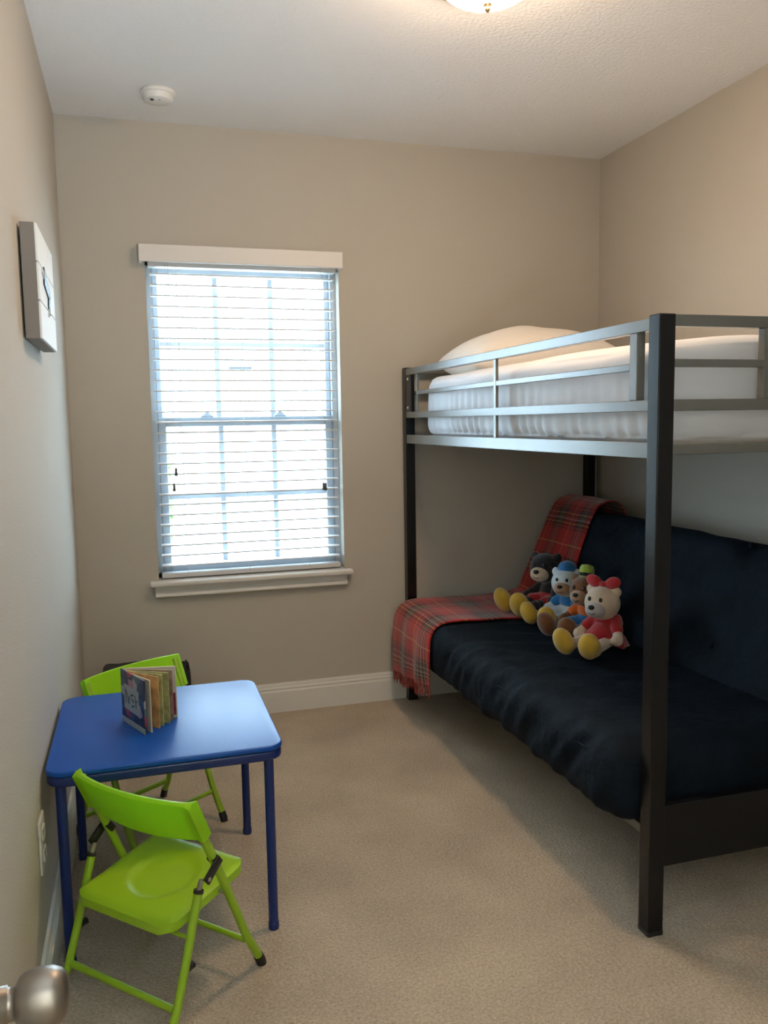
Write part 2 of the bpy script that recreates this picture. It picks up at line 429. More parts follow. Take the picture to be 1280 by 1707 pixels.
# ------------------------------------------------------------------ ceiling things
sd = thing('smoke_detector', 'round white smoke detector on the ceiling above the window', 'smoke detector', (.402, -.335, H))
b = B(); lathe(b, [(.066, 0), (.066, -.010), (.063, -.014), (.060, -.014)], (.402, -.335, H), 'Z', 40); obj('base_plate', b, M['plastic_white'], sd, True)
b = B(); lathe(b, [(.058, -.012), (.057, -.024), (.052, -.034), (.044, -.038), (.012, -.040), (.001, -.040)], (.402, -.335, H), 'Z', 40)
smooth_by_angle(obj('cover', b, M['plastic_white'], sd), 30)
b = B(); lathe(b, [(.007, -.0395), (.007, -.042), (.001, -.042)], (.378, -.362, H), 'Z', 14); obj('sensor_hole', b, M['dark_vent'], sd)
b = B(); box(b, .404, .408, -.372, -.352, H-.0415, H-.039); obj('slot', b, M['cord'], sd)
LX, LY = 1.245, -1.512
cl = thing('ceiling_light', 'lit frosted dome lamp on the ceiling', 'ceiling light', (LX, LY, H))
b = B(); lathe(b, [(.180, 0), (.185, -.014), (.182, -.040), (.150, -.042), (.001, -.042)], (LX, LY, H), 'Z', 48); obj('canopy', b, M['brass'], cl, True)
b = B(); lathe(b, [(.142, -.042)] + [(.142*math.cos(a), -.042-.076*math.sin(a)) for a in [PI/2*i/10 for i in range(1, 10)]] + [(.004, -.118)], (LX, LY, H), 'Z', 48)
obj('glass_dome', b, M['lamp'], cl, True)
b = B(); lathe(b, [(.004, -.114), (.013, -.118), (.012, -.124), (.007, -.128), (.009, -.133), (.006, -.140), (.001, -.142)], (LX, LY, H), 'Z', 20); obj('finial', b, M['brass'], cl, True)

# ------------------------------------------------------------------ left wall things
wp = thing('wall_plaque', 'white planked wall plaque with two black strokes on the left wall', 'wall plaque', (0, -1.255, 1.70))
y0, y1, z0, z1, D = -1.465, -1.048, 1.560, 1.846, .046
M['plaque_side'] = mat('plaque_side', (.22, .185, .16), .7, bump=(40, .2, .002))
M['plank'] = mat('plaque_plank', (.78, .80, .80), .6, bump=(30, .2, .002), var=(25, .03))
b = B(); box(b, .006, D-.006, y0, y1, z0, z1, .0015, 1); obj('box_frame', b, M['plaque_side'], wp)
for i in range(3):
    a = z0 + (z1-z0)*i/3; c = z0 + (z1-z0)*(i+1)/3
    b = B(); box(b, D-.006, D, y0+.001, y1-.001, a+(.0015 if i else .001), c-(.0015 if i < 2 else .001), .0012, 1); obj('plank', b, M['plank'], wp)
b = B(); box(b, 0, .006, y0+.03, y1-.03, z0+.03, z1-.03); obj('back_batten', b, M['black_plastic'], wp)
def stroke(p, q, w0, w1):
    p, q = Vector(p), Vector(q); d = (q-p).normalized(); n = Vector((-d.y, d.x))
    m1 = p + (q-p)*.78
    b = B(); prism(b, [tuple(p+n*w0), tuple(m1+n*w1), tuple(m1-n*w1), tuple(p-n*w0)], 'X', D, D+.004)
    s = obj('black_stroke', b, M['black_plastic'], wp)
    b = B(); prism(b, [tuple(m1+n*w1*.4), tuple(q+n*w1*.3), tuple(q-n*w1*.3), tuple(m1-n*w1*.4)], 'X', D, D+.003); obj('grey_tip', b, M['cord'], s)
stroke((-1.245, 1.700), (-1.395, 1.742), .016, .024); stroke((-1.225, 1.708), (-1.270, 1.640), .020, .020)
op = thing('outlet_plate', 'white outlet cover plate low on the left wall beside the table', 'outlet plate', (0, -1.73, .36))
M['ivory'] = mat('ivory_plastic', (.58, .55, .50), .4)
b = B(); box(b, 0, .007, -1.775, -1.695, .300, .428, .003, 2); obj('cover_plate', b, M['ivory'], op)
for zz in (.338, .390):
    b = B(); box(b, .007, .009, -1.753, -1.717, zz-.015, zz+.015, .003, 2); s = obj('socket', b, M['ivory'], op)
    b = B(); box(b, .009, .0095, -1.744, -1.741, zz-.006, zz+.008); box(b, .009, .0095, -1.729, -1.726, zz-.006, zz+.008); obj('slots', b, M['dark_vent'], s)

# door standing open against the left wall, only its knob reaches into view
dr = thing('door_1', None, None, (.08, -3.86, 0)); dr['kind'] = 'structure'
DX = .104
b = B(); box(b, DX-.035, DX, -3.86, -3.000, .012, 2.03, .002, 1); obj('leaf', b, M['door'], dr)
for zz in (.25, 1.05, 1.8):
    b = B(); box(b, DX-.036, DX-.002, -3.885, -3.86, zz-.045, zz+.045); obj('hinge', b, M['nickel'], dr)
KY, KZ = -3.061, .8665
kn = thing('door_knob', None, None, (DX, KY, KZ)); kn.parent = dr; kn.location = Vector((DX, KY, KZ)) - dr.location
b = B(); lathe(b, [(.001, 0), (.031, 0), (.031, .004), (.026, .008), (.0165, .010), (.0165, .030), (.0145, .031), (.0142, .036), (.0165, .0375), (.0215, .0395), (.0250, .044), (.0268, .051), (.0272, .058), (.0262, .066), (.0225, .073), (.0155, .0775), (.001, .079)], (DX, KY, KZ), 'X', 40)
for v in b.verts: v.co = Vector((v.co.x, KY+(v.co.y-KY)*.9, KZ+(v.co.z-KZ)*.9))
kn_o = obj('knob', b, M['nickel'], kn, True)

# ------------------------------------------------------------------ bunk bed
XB, YN, YB2, ZT, PW = 1.4676, -2.0134, -.0134, 1.585, .045
XR = 2.466
bed = thing('bunk_bed', 'black and grey metal bunk bed over the navy futon', 'bunk bed', ((XB+XR)/2, -1.01, 0))
posts = [(XB, YN), (XB, YB2-PW), (XR-PW, YN), (XR-PW, YB2-PW)]
for (x, y) in posts:
    b = B(); box(b, x, x+PW, y, y+PW, .012, ZT, .0025, 2); p = obj('post', b, M['black_metal'], bed)
    b = B(); box(b, x-.0008, x+PW+.0008, y-.0008, y+PW+.0008, 0, .014, .003, 2); obj('foot_cap', b, M['black_plastic'], p)
def rail(nm, x0, x1, y0, y1, z0, z1, m='grey_metal', bev=.002):
    b = B(); box(b, x0, x1, y0, y1, z0, z1, bev, 2); return obj(nm, b, M[m], bed)
ya, yb_ = YN+PW, YB2-PW
for side, x in ((0, XB), (1, XR-.03)):
    t = .03
    rail('top_rail', x+.002, x+t, ya, yb_, 1.549, 1.579)
    rail('middle_rail', x+.004, x+.024, -1.883 if side == 0 else ya, -.208, 1.456, 1.474)
    rail('guard_rail', x+.002, x+t, ya, yb_, 1.353, 1.381)
    rail('side_rail', x+.003, x+.033, ya, yb_, 1.236, 1.276)
    for (y0, y1, z0) in ((-1.916, -1.883, 1.381), (-.212, -.206, 1.381), (-1.062, -1.042, 1.276)):
        rail('upright', x+.003, x+(.027 if y1 < -1.5 else .014), y0, y1, z0, 1.549)
    rail('bracket', x+.002, x+.010, yb_-.07, yb_, 1.381, 1.549, 'black_metal', .001)
    for zz in (1.40, 1.53):
        b = B(); lathe(b, [(.007, .001), (.006, -.003), (.001, -.004)], (x+.002, yb_-.03, zz), 'X', 12); obj('bolt', b, M['bolt'], bed)
xa, xc = XB+PW, XR-PW
for y in (YN, YB2-.032):
    rail('top_rail', xa, xc, y+.002, y+.030, 1.556, 1.584)
    rail('middle_rail', xa, xc, y+.004, y+.024, 1.459, 1.478)
    rail('guard_rail', xa, xc, y+.002, y+.030, 1.353, 1.381)
    rail('side_rail', xa, xc, y+.003, y+.033, 1.246, 1.270)
    for x0 in (1.774, 2.14):
        rail('upright', x0, x0+.026, y+.003, y+.027, 1.381, 1.556)
    rail('end_panel', xa, xc, y+.006, y+.030, .184, .347, 'black_metal')
for k in range(9):
    y = -1.85 + k*.2125
    rail('mattress_slat', XB+.033, XR-.033, y-.02, y+.02, 1.248, 1.266, 'black_metal')
rail('futon_rail', 1.500, 1.515, -1.975, -.050, .236, .262, 'grey_metal')
rail('futon_rail', 2.25, 2.28, -1.98, -.045, .226, .262, 'black_metal')
for k in range(6):
    y = -1.8 + k*.32
    rail('futon_slat', 1.515, 2.25, y-.02, y+.02, .240, .260, 'black_metal')

# upper mattress in its white sheet
def sheet_fn(c, n):
    p = c.copy(); side = 1-abs(n.z)
    up = max(0, n.z)
    fx = 1-(2*c.x/.885)**2; fy = 1-(2*c.y/1.76)**2
    p.z += up*(.020*max(0, fx)*1 + .010*N3(c, 3.0))
    # gathers running up the sides of the sheet
    if side > .3:
        s = c.y if abs(n.x) > abs(n.y) else c.x
        low = max(0, min(1, (.10-c.z)/.2))
        amp = max(.30, N3((s*2.3, c.x > 0, 1.7))*1.6 + .25)
        w_ = math.sin(s*95 + 5*N3((s*6, 3, 2)))*.5 + .5
        p += n*(-.010*amp*low*w_*2 + .010*N3(c, 5, 3))
    return p
b = B(); cushion(b, (.885, 1.76, .262), .055, (18, 150, 10), sheet_fn)
for v in b.verts: v.co += Vector((1.957, -1.075, 1.398))
mt = obj('mattress', b, M['sheet'], None, True, origin=(1.957, -1.075, 1.267))
tag(mt, 'thick white sheeted mattress on the upper bunk', 'mattress')
# pillow
def pillow_mesh(bm, L, Wd, Hh):
    nx, ny = 30, 22
    for s in (1, -1):
        vs = [[None]*(ny+1) for _ in range(nx+1)]
        for i in range(nx+1):
            for j in range(ny+1):
                u, v = 2*i/nx-1, 2*j/ny-1
                h = (max(0, 1-abs(u)**2.6)*max(0, 1-abs(v)**2.6))**.52
                pin = 1-.07*(abs(u)**2)*(1-abs(v)**2) - .0
                pin2 = 1-.07*(abs(v)**2)*(1-abs(u)**2)
                q = Vector((u*L/2*pin2, v*Wd/2*pin, s*Hh/2*h*(1+.18*N3((u*2, v*2, s)))))
                vs[i][j] = bm.verts.new(q)
        for i in range(nx):
            for j in range(ny):
                f = (vs[i][j], vs[i+1][j], vs[i+1][j+1], vs[i][j+1])
                bm.faces.new(f if s > 0 else f[::-1])
    bmesh.ops.remove_doubles(bm, verts=bm.verts, dist=1e-5)
    return bm
b = B(); pillow_mesh(b, .76, .50, .24)
R_ = Matrix.Rotation(math.radians(5), 3, 'X')
for v in b.verts:
    v.co.z -= .045*(v.co.x/.38)**2; v.co = R_ @ v.co
pl = obj('pillow', b, M['pillow'], None, True); pl.location = (1.955, -.405, 1.618)
tag(pl, 'plump white pillow at the far end of the upper bunk', 'pillow')

# ------------------------------------------------------------------ futon
fu = thing('futon', 'navy blue tufted futon mattress folded as a sofa under the bunk', 'futon', (1.85, -1.0, .262))
SX0, SX1, SZ0, SZ1 = 1.405, 2.16, .265, .486
FY0, FY1 = -1.955, -.066
def seat_fn(c, n):
    p = c.copy()
    u = (c.y)/.95
    if n.z > .2: p.z += n.z*(.006*N3(c, 2.3) + .006*N3((c.x*4, c.y*1.5, 0), 2, 5) - .012*max(0, .5-abs(c.x-.1)))
    # the front edge sags and bulges
    if n.x < -.15:
        wr = N3((c.y*7 + c.z*10, c.z*5, 1.3)) ; wr2 = N3((c.y*19 + c.z*16, c.z*5, 4.3)); far = max(.1, min(1, (.42-c.y)/.2))
        p += n*(.013*wr + .011*wr2)*min(1, -n.x*1.3)*far
    if n.z < -.2 and c.x < 0: p.z += .004*N3((c.y*2.2, 1, 2))
    rid = N3((c.x*3+c.y*6, c.y*2.0-c.x*2, 9.1)); p += n*(.008*(1-abs(rid)*2.2)*max(0, .6+N3(c, 2, 7)))
    return p
b = B(); cushion(b, (SX1-SX0, FY1-FY0, SZ1-SZ0), .075, (44, 190, 6), seat_fn)
for v in b.verts: v.co += Vector(((SX0+SX1)/2, (FY0+FY1)/2, (SZ0+SZ1)/2))
obj('seat_cushion', b, M['navy'], fu, True)
# seam cord along the front top edge
b = B(); tube(b, [(1.413+.004*N3((y_*3, 0, 0)), y_, .432+.004*N3((y_*2, 2, 0))) for y_ in [FY0+.08+(FY1-FY0-.16)*i/40 for i in range(41)]], .0035, 6)
obj('seam', b, M['navy'], fu, True)
# back: a slab leaning between A (bottom front) and Bp (top front)
A_ = Vector((2.015, 0, .44)); Bp = Vector((2.235, 0, .925)); dirv = (Bp-A_).normalized(); nrm = Vector((-dirv.z, 0, dirv.x))   # towards the sitter
BL = (Bp-A_).length; BT = .165
tufts = [(-.42, .25), (.38, .20), (-.42, -.12), (.0, .0), (.62, .02), (-.80, .02)]
def back_fn(c, n):
    p = c.copy()    # local: x along thickness (+x front), y along y, z up the slab
    if n.x > .2:
        for (ty, tz) in tufts:
            d = math.hypot(c.y-ty, c.z-tz); p.x -= .030*math.exp(-(d/.05)**2)
        p.x += .010*N3(c, 2.6) + .006*N3((c.y*6, c.z*6, 4), 1)
    if n.z > .2: p.z += n.z*(.014*N3((c.y*1.8, 0, 3)))
    p.z -= .010*max(0, -c.y) * (n.z > 0)
    p += n*(.006*N3(c, 7, 2))
    return p
b = B(); cushion(b, (BT, FY1-FY0, BL+.02), .07, (4, 90, 26), back_fn)
def back_xf(p): return A_ + dirv*(p.z+BL/2) + nrm*(p.x-BT/2) + Vector((0, (FY0+FY1)/2+p.y, 0))
for v in b.verts: v.co = back_xf(v.co)
bc = obj('back_cushion', b, M['navy'], fu, True)
for (ty, tz) in tufts:
    b = B(); ell(b, back_xf(Vector((BT/2-.026, ty, tz))), (.012, .012, .012), None, 2); obj('tuft_button', b, M['navy'], bc, True)

# ------------------------------------------------------------------ tartan throw
def throw_path():
    """(x, z) from behind the back, down the back, over the seat, down the front"""
    off = .014
    pts = []
    top = Bp + dirv*.012
    pts += [(top.x+.185, top.z-.12), (top.x+.165, top.z-.02), (top.x+.12, top.z+off+.010), (top.x+.06, top.z+off+.016), (top.x-.0, top.z+off-.005)]
    for t in (.9, .78, .66, .54, .42, .3, .2, .13):
        q = A_ + dirv*(BL*t) + nrm*off; pts.append((q.x, q.z))
    pts += [(2.005, SZ1+.012+off), (1.96, SZ1+.010), (1.85, SZ1+.006), (1.75, SZ1+.006), (1.65, SZ1+.008), (1.56, SZ1+.014), (1.50, SZ1+.016), (1.45, SZ1+.012), (1.416, SZ1-.006), (1.394, SZ1-.050), (1.389, SZ1-.13), (1.390, .30), (1.394, .23), (1.398, .175)]
    return pts
pp = throw_path()
# resample
seglen = [0]
for i in range(1, len(pp)): seglen.append(seglen[-1]+math.hypot(pp[i][0]-pp[i-1][0], pp[i][1]-pp[i-1][1]))
LT = seglen[-1]
def path_at(s):
    for i in range(1, len(pp)):
        if s <= seglen[i] or i == len(pp)-1:
            t = (s-seglen[i-1])/(seglen[i]-seglen[i-1]); return pp[i-1][0]+t*(pp[i][0]-pp[i-1][0]), pp[i-1][1]+t*(pp[i][1]-pp[i-1][1])
NV_, NU_ = 110, 30
def smooth_path(s):
    xs = zs = 0
    for d in (-.02, -.01, 0, .01, .02):
        x, z_ = path_at(max(0, min(LT, s+d))); xs += x/5; zs += z_/5
    return xs, zs
b = B(); uvl = b.loops.layers.uv.new('cloth'); g = []
s_front = LT-.32
for i in range(NV_+1):
    s = LT*i/NV_; x, z_ = smooth_path(s); row = []
    t = s/LT
    yl = -.078 - .012*N3((s*4, 0, 1))                                   # far edge
    yr = -.405 - .16*min(1, s/(LT*.55)) + .02*N3((s*5, 3, 1)) - .02*max(0, (s-s_front)/.3)   # near edge
    for j in range(NU_+1):
        u = j/NU_; y = yl+(yr-yl)*u
        hang = max(0, (s-s_front)/.32)
        dx = -.011*hang*(1+math.sin(u*17+1.5*hang))*(.4+u)
        dz = .007*N3((x*6, y*6, 2)) if hang == 0 else 0
        skew = -.095*hang*hang*(u-.25) 
        row.append(b.verts.new((x+dx-.003*hang, y, z_+max(-.003, dz)+(-skew*.8))))
    g.append(row)
for i in range(NV_):
    for j in range(NU_):
        f = b.faces.new((g[i][j], g[i+1][j], g[i+1][j+1], g[i][j+1]))
        for l, (a, c) in zip(f.loops, ((i, j), (i+1, j), (i+1, j+1), (i, j+1))):
            l[uvl].uv = (c/NU_*.50, a/NV_*LT)
hem = [v.co.copy() for v in g[-1]]
bmesh.ops.recalc_face_normals(b, faces=b.faces)
th = thing('throw_blanket', 'red tartan fringed throw draped over the far end of the futon', 'throw', (1.39, -.3, .165))
tc_ = obj('cloth', b, M['tartan'], th, True)
sm = tc_.modifiers.new('thickness', 'SOLIDIFY'); sm.thickness = .006; sm.offset = 0
b = B()
for k in range(110):
    u = k/109*(len(hem)-1); i = min(int(u), len(hem)-2); p = hem[i].lerp(hem[i+1], u-i)
    l = random.uniform(.03, .055); q = p + Vector((random.uniform(-.006, .004), random.uniform(-.006, .006), -l))
    tube(b, [p+Vector((0, 0, .004)), (p+q)/2+Vector((random.uniform(-.002, .002), 0, 0)), q], .0014, 4)
fr = obj('fringe', b, M['fringe'], th); fr['kind'] = 'stuff'

# ------------------------------------------------------------------ plush toys (plain soft bears)
DG = bpy.context.evaluated_depsgraph_get()
def remeshed(bm, vox, it=6):
    me = bpy.data.meshes.new('t'); bm.to_mesh(me); bm.free()
    o = bpy.data.objects.new('t', me); COL.objects.link(o)
    md = o.modifiers.new('r', 'REMESH'); md.mode = 'VOXEL'; md.voxel_size = vox
    m2 = o.modifiers.new('s', 'SMOOTH'); m2.iterations = it; m2.factor = .5
    dg = bpy.context.evaluated_depsgraph_get(); dg.update()
    r = bpy.data.meshes.new_from_object(o.evaluated_get(dg))
    bpy.data.objects.remove(o); bpy.data.meshes.remove(me)
    for p in r.polygons: p.use_smooth = True
    r.materials.clear()
    return r
def capsule(bm, p, q, r0, r1, n=6):
    p, q = Vector(p), Vector(q)
    for i in range(n+1):
        t = i/n; r = r0+(r1-r0)*t; ell(bm, p.lerp(q, t), (r, r, r), None, 2)
def toy(name, label, loc, rot, cols, k=1.0, hat=None, top='shirt', bottom='shorts', head_turn=0.0, ear=True, tilt=0.0, hat_col=None):
    """faces +x in its own frame, seat at z=0"""
    t = thing(name, label, 'plush toy', loc, rot, 'plush toys on the futon', world=False)
    fur, belly, shirt, short, foot = cols
    def part(nm, bm, m, vox=.0045, par=t, it=6):
        me = remeshed(bm, vox, it); return link(nm, me, m, par)
    hc = Vector((.034, 0, .168))*k; hr = .064*k
    Rh = Matrix.Rotation(head_turn, 3, 'Z') @ Matrix.Rotation(tilt, 3, 'X')
    def hp(x, y, z): return hc + Rh @ (Vector((x, y, z))*k)
    b = B()
    ell(b, (-.005*k, 0, .066*k), (.050*k, .054*k, .064*k)); capsule(b, (0, 0, .10*k), hc, .034*k, .034*k)
    ell(b, hc, (hr, hr*1.03, hr*.98))
    for s in (1, -1):
        capsule(b, (.0, s*.036*k, .102*k), (.055*k, s*.078*k, .052*k), .021*k, .019*k); ell(b, (.064*k, s*.080*k, .046*k), (.023*k, .021*k, .023*k))
        capsule(b, (.02*k, s*.030*k, .032*k), (.178*k, s*.054*k, .029*k), .025*k, .022*k)
        if ear: ell(b, hp(-.010, s*.050, .045), (.014*k, .021*k, .021*k))
    part('body', b, fur)
    for s in (1, -1):      # broad padded feet
        b = B(); Rf = Matrix.Rotation(s*.45, 3, 'Z') @ Matrix.Rotation(.45, 3, 'Y'); ell(b, (.208*k, s*.053*k, .048*k), (.035*k, .040*k, .054*k), Rf); ell(b, (.176*k, s*.053*k, .031*k), (.030*k, .029*k, .030*k)); part('foot', b, foot)
    b = B(); ell(b, hp(.050, 0, -.016), (.038*k, .040*k, .031*k), Rh); mz = part('muzzle', b, belly)
    b = B(); ell(b, hp(.084, 0, -.003), (.010*k, .013*k, .009*k), Rh); link('nose', remeshed(b, .002), M['black_plastic'], mz)
    b = B(); tube(b, [hp(.083, -.015, -.024), hp(.087, 0, -.029), hp(.083, .015, -.024)], .0014*k, 6); obj('mouth', b, M['black_plastic'], mz, True, world=False)
    for s in (1, -1):
        b = B(); ell(b, hp(.056, s*.022, .022), (.006*k, .007*k, .009*k), Rh, 2); obj('eye', b, M['black_plastic'], t, True, world=False)
    if top:
        b = B(); ell(b, (-.004*k, 0, .085*k), (.055*k, .058*k, .046*k))
        for s in (1, -1): capsule(b, (.0, s*.036*k, .104*k), (.036*k, s*.062*k, .074*k), .025*k, .024*k)
        part(top, b, shirt)
    if bottom == 'shorts':
        b = B(); ell(b, (-.002*k, 0, .045*k), (.056*k, .060*k, .045*k))
        for s in (1, -1): capsule(b, (.02*k, s*.030*k, .034*k), (.066*k, s*.042*k, .033*k), .030*k, .030*k)
        part('shorts', b, short)
    elif bottom == 'skirt':
        b = B(); lathe(b, [(.040*k, .085*k), (.055*k, .060*k), (.074*k, .035*k), (.086*k, .010*k), (.083*k, .006*k), (.03*k, .01*k)], (.012*k, 0, 0), 'Z', 28)
        for v in b.verts:
            a = math.atan2(v.co.y, v.co.x-.012*k); fl = max(0, (.05*k-v.co.z)/(.05*k)); v.co.x += .006*k*fl*math.cos(9*a)*math.cos(a); v.co.y += .006*k*fl*math.cos(9*a)*math.sin(a)
            v.co.z += max(0, v.co.x-.03*k)*.55
        obj('skirt', b, short, t, True, world=False)
    if hat == 'beanie':
        b = B(); ell(b, hp(-.016, 0, .064), (.042*k, .042*k, .033*k)); h = part('cap', b, hat_col)
    elif hat == 'bucket':
        b = B(); lathe(b, [(.001, 0), (.030*k, 0), (.031*k, .010*k), (.030*k, .038*k), (.024*k, .050*k), (.001, .054*k)], (0, 0, 0), 'Z', 24)
        for v in b.verts: v.co = hp(-.014, -.004, .054) + (Rh @ Matrix.Rotation(-.25, 3, 'Y')) @ v.co
        h = obj('cap', b, hat_col[0], t, True, world=False)
        b = B(); lathe(b, [(.0315*k, .004*k), (.033*k, .006*k), (.033*k, .016*k), (.0315*k, .018*k)], (0, 0, 0), 'Z', 24)
        for v in b.verts: v.co = hp(-.014, -.004, .054) + (Rh @ Matrix.Rotation(-.25, 3, 'Y')) @ v.co
        obj('hat_band', b, hat_col[1], h, True, world=False)
    elif hat == 'bow':
        b = B()
        for s in (1, -1):
            ell(b, hp(-.006, s*.038, .077), (.013*k, .034*k, .024*k), Rh @ Matrix.Rotation(s*.35, 3, 'X')); 
        ell(b, hp(-.004, 0, .068), (.013*k, .013*k, .013*k)); h = part('bow', b, hat_col, .004)
    return t
P = {n: plush('plush_'+n, c) for n, c in dict(charcoal=(.022, .020, .020), cream=(.66, .50, .36), red=(.42, .022, .025), mustard=(.62, .38, .045), white=(.60, .66, .68),
     blue=(.03, .17, .42), teal=(.10, .28, .40), brown=(.19, .075, .028), tan=(.50, .30, .19), orange=(.72, .15, .02), lime=(.36, .46, .06), dusty=(.50, .44, .42)).items()}
SEAT = SZ1+.004
toy('plush_toy', 'soft toy with dark head, red trousers and yellow feet, nearest the tartan throw', (2.005, -.475, SEAT+.012), math.radians(192), (P['charcoal'], P['cream'], P['charcoal'], P['red'], P['mustard']), 1.08, top=None, head_turn=.42)
toy('plush_toy', 'soft toy with a blue cap and pale face, second from the tartan throw', (1.990, -.675, SEAT+.006), math.radians(198), (P['white'], P['tan'], P['blue'], P['white'], P['mustard']), .95, 'beanie', head_turn=.42, hat_col=P['blue'])
toy('plush_toy', 'soft toy with a lime cap and orange shirt, second from the bed post', (1.975, -.855, SEAT+.004), math.radians(201), (P['brown'], P['tan'], P['orange'], P['blue'], P['brown']), .97, 'bucket', head_turn=.2, hat_col=(P['lime'], P['charcoal']))
toy('plush_toy', 'soft toy with a red bow and red dress, nearest the bed post', (1.915, -1.075, SEAT+.002), math.radians(208), (P['cream'], P['dusty'], P['red'], P['red'], P['mustard']), 1.0, 'bow', bottom='skirt', head_turn=.05, hat_col=P['red'])

# ------------------------------------------------------------------ blue table
TX0, TX1, TY0, TY1, TZ = .010, .592, -1.690, -1.097, .510
tb = thing('play_table', 'small square blue play table against the left wall', 'table', ((TX0+TX1)/2, (TY0+TY1)/2, 0))
def rrect(x0, x1, y0, y1, r, n=8):
    out = []
    for (cx, cy, a0) in ((x1-r, y1-r, 0), (x0+r, y1-r, PI/2), (x0+r, y0+r, PI), (x1-r, y0+r, 1.5*PI)):
        out += [(cx+r*math.cos(a0+PI/2*i/n), cy+r*math.sin(a0+PI/2*i/n)) for i in range(n+1)]
    return out
def slab(x0, x1, y0, y1, r, z0, z1, bev):
    b = B(); prism(b, rrect(x0, x1, y0, y1, r), 'Z', z0, z1)
    es = [e for e in b.edges if abs(e.verts[0].co.z-e.verts[1].co.z) < 1e-6]
    bmesh.ops.bevel(b, geom=es, offset=bev, segments=3, affect='EDGES', profile=.5)
    return b
smooth_by_angle(obj('tabletop', slab(TX0, TX1, TY0, TY1, .045, TZ-.014, TZ, .004), M['blue'], tb), 35)
smooth_by_angle(obj('apron', slab(TX0+.002, TX1-.002, TY0+.002, TY1-.002, .044, TZ-.040, TZ-.0142, .006), M['blue_metal'], tb), 35)
for (x, y) in ((.045, -1.668), (.553, -1.668), (.045, -1.125), (.553, -1.125)):
    b = B(); tube(b, [(x, y, .012), (x, y, TZ-.040)], .0128, 16); l = smooth_by_angle(obj('leg', b, M['blue_metal'], tb))
    b = B(); lathe(b, [(.001, 0), (.0135, 0), (.0145, .004), (.0145, .018), (.0128, .021), (.001, .021)], (x, y, 0), 'Z', 16); smooth_by_angle(obj('leg_cap', b, M['blue_metal'], l))

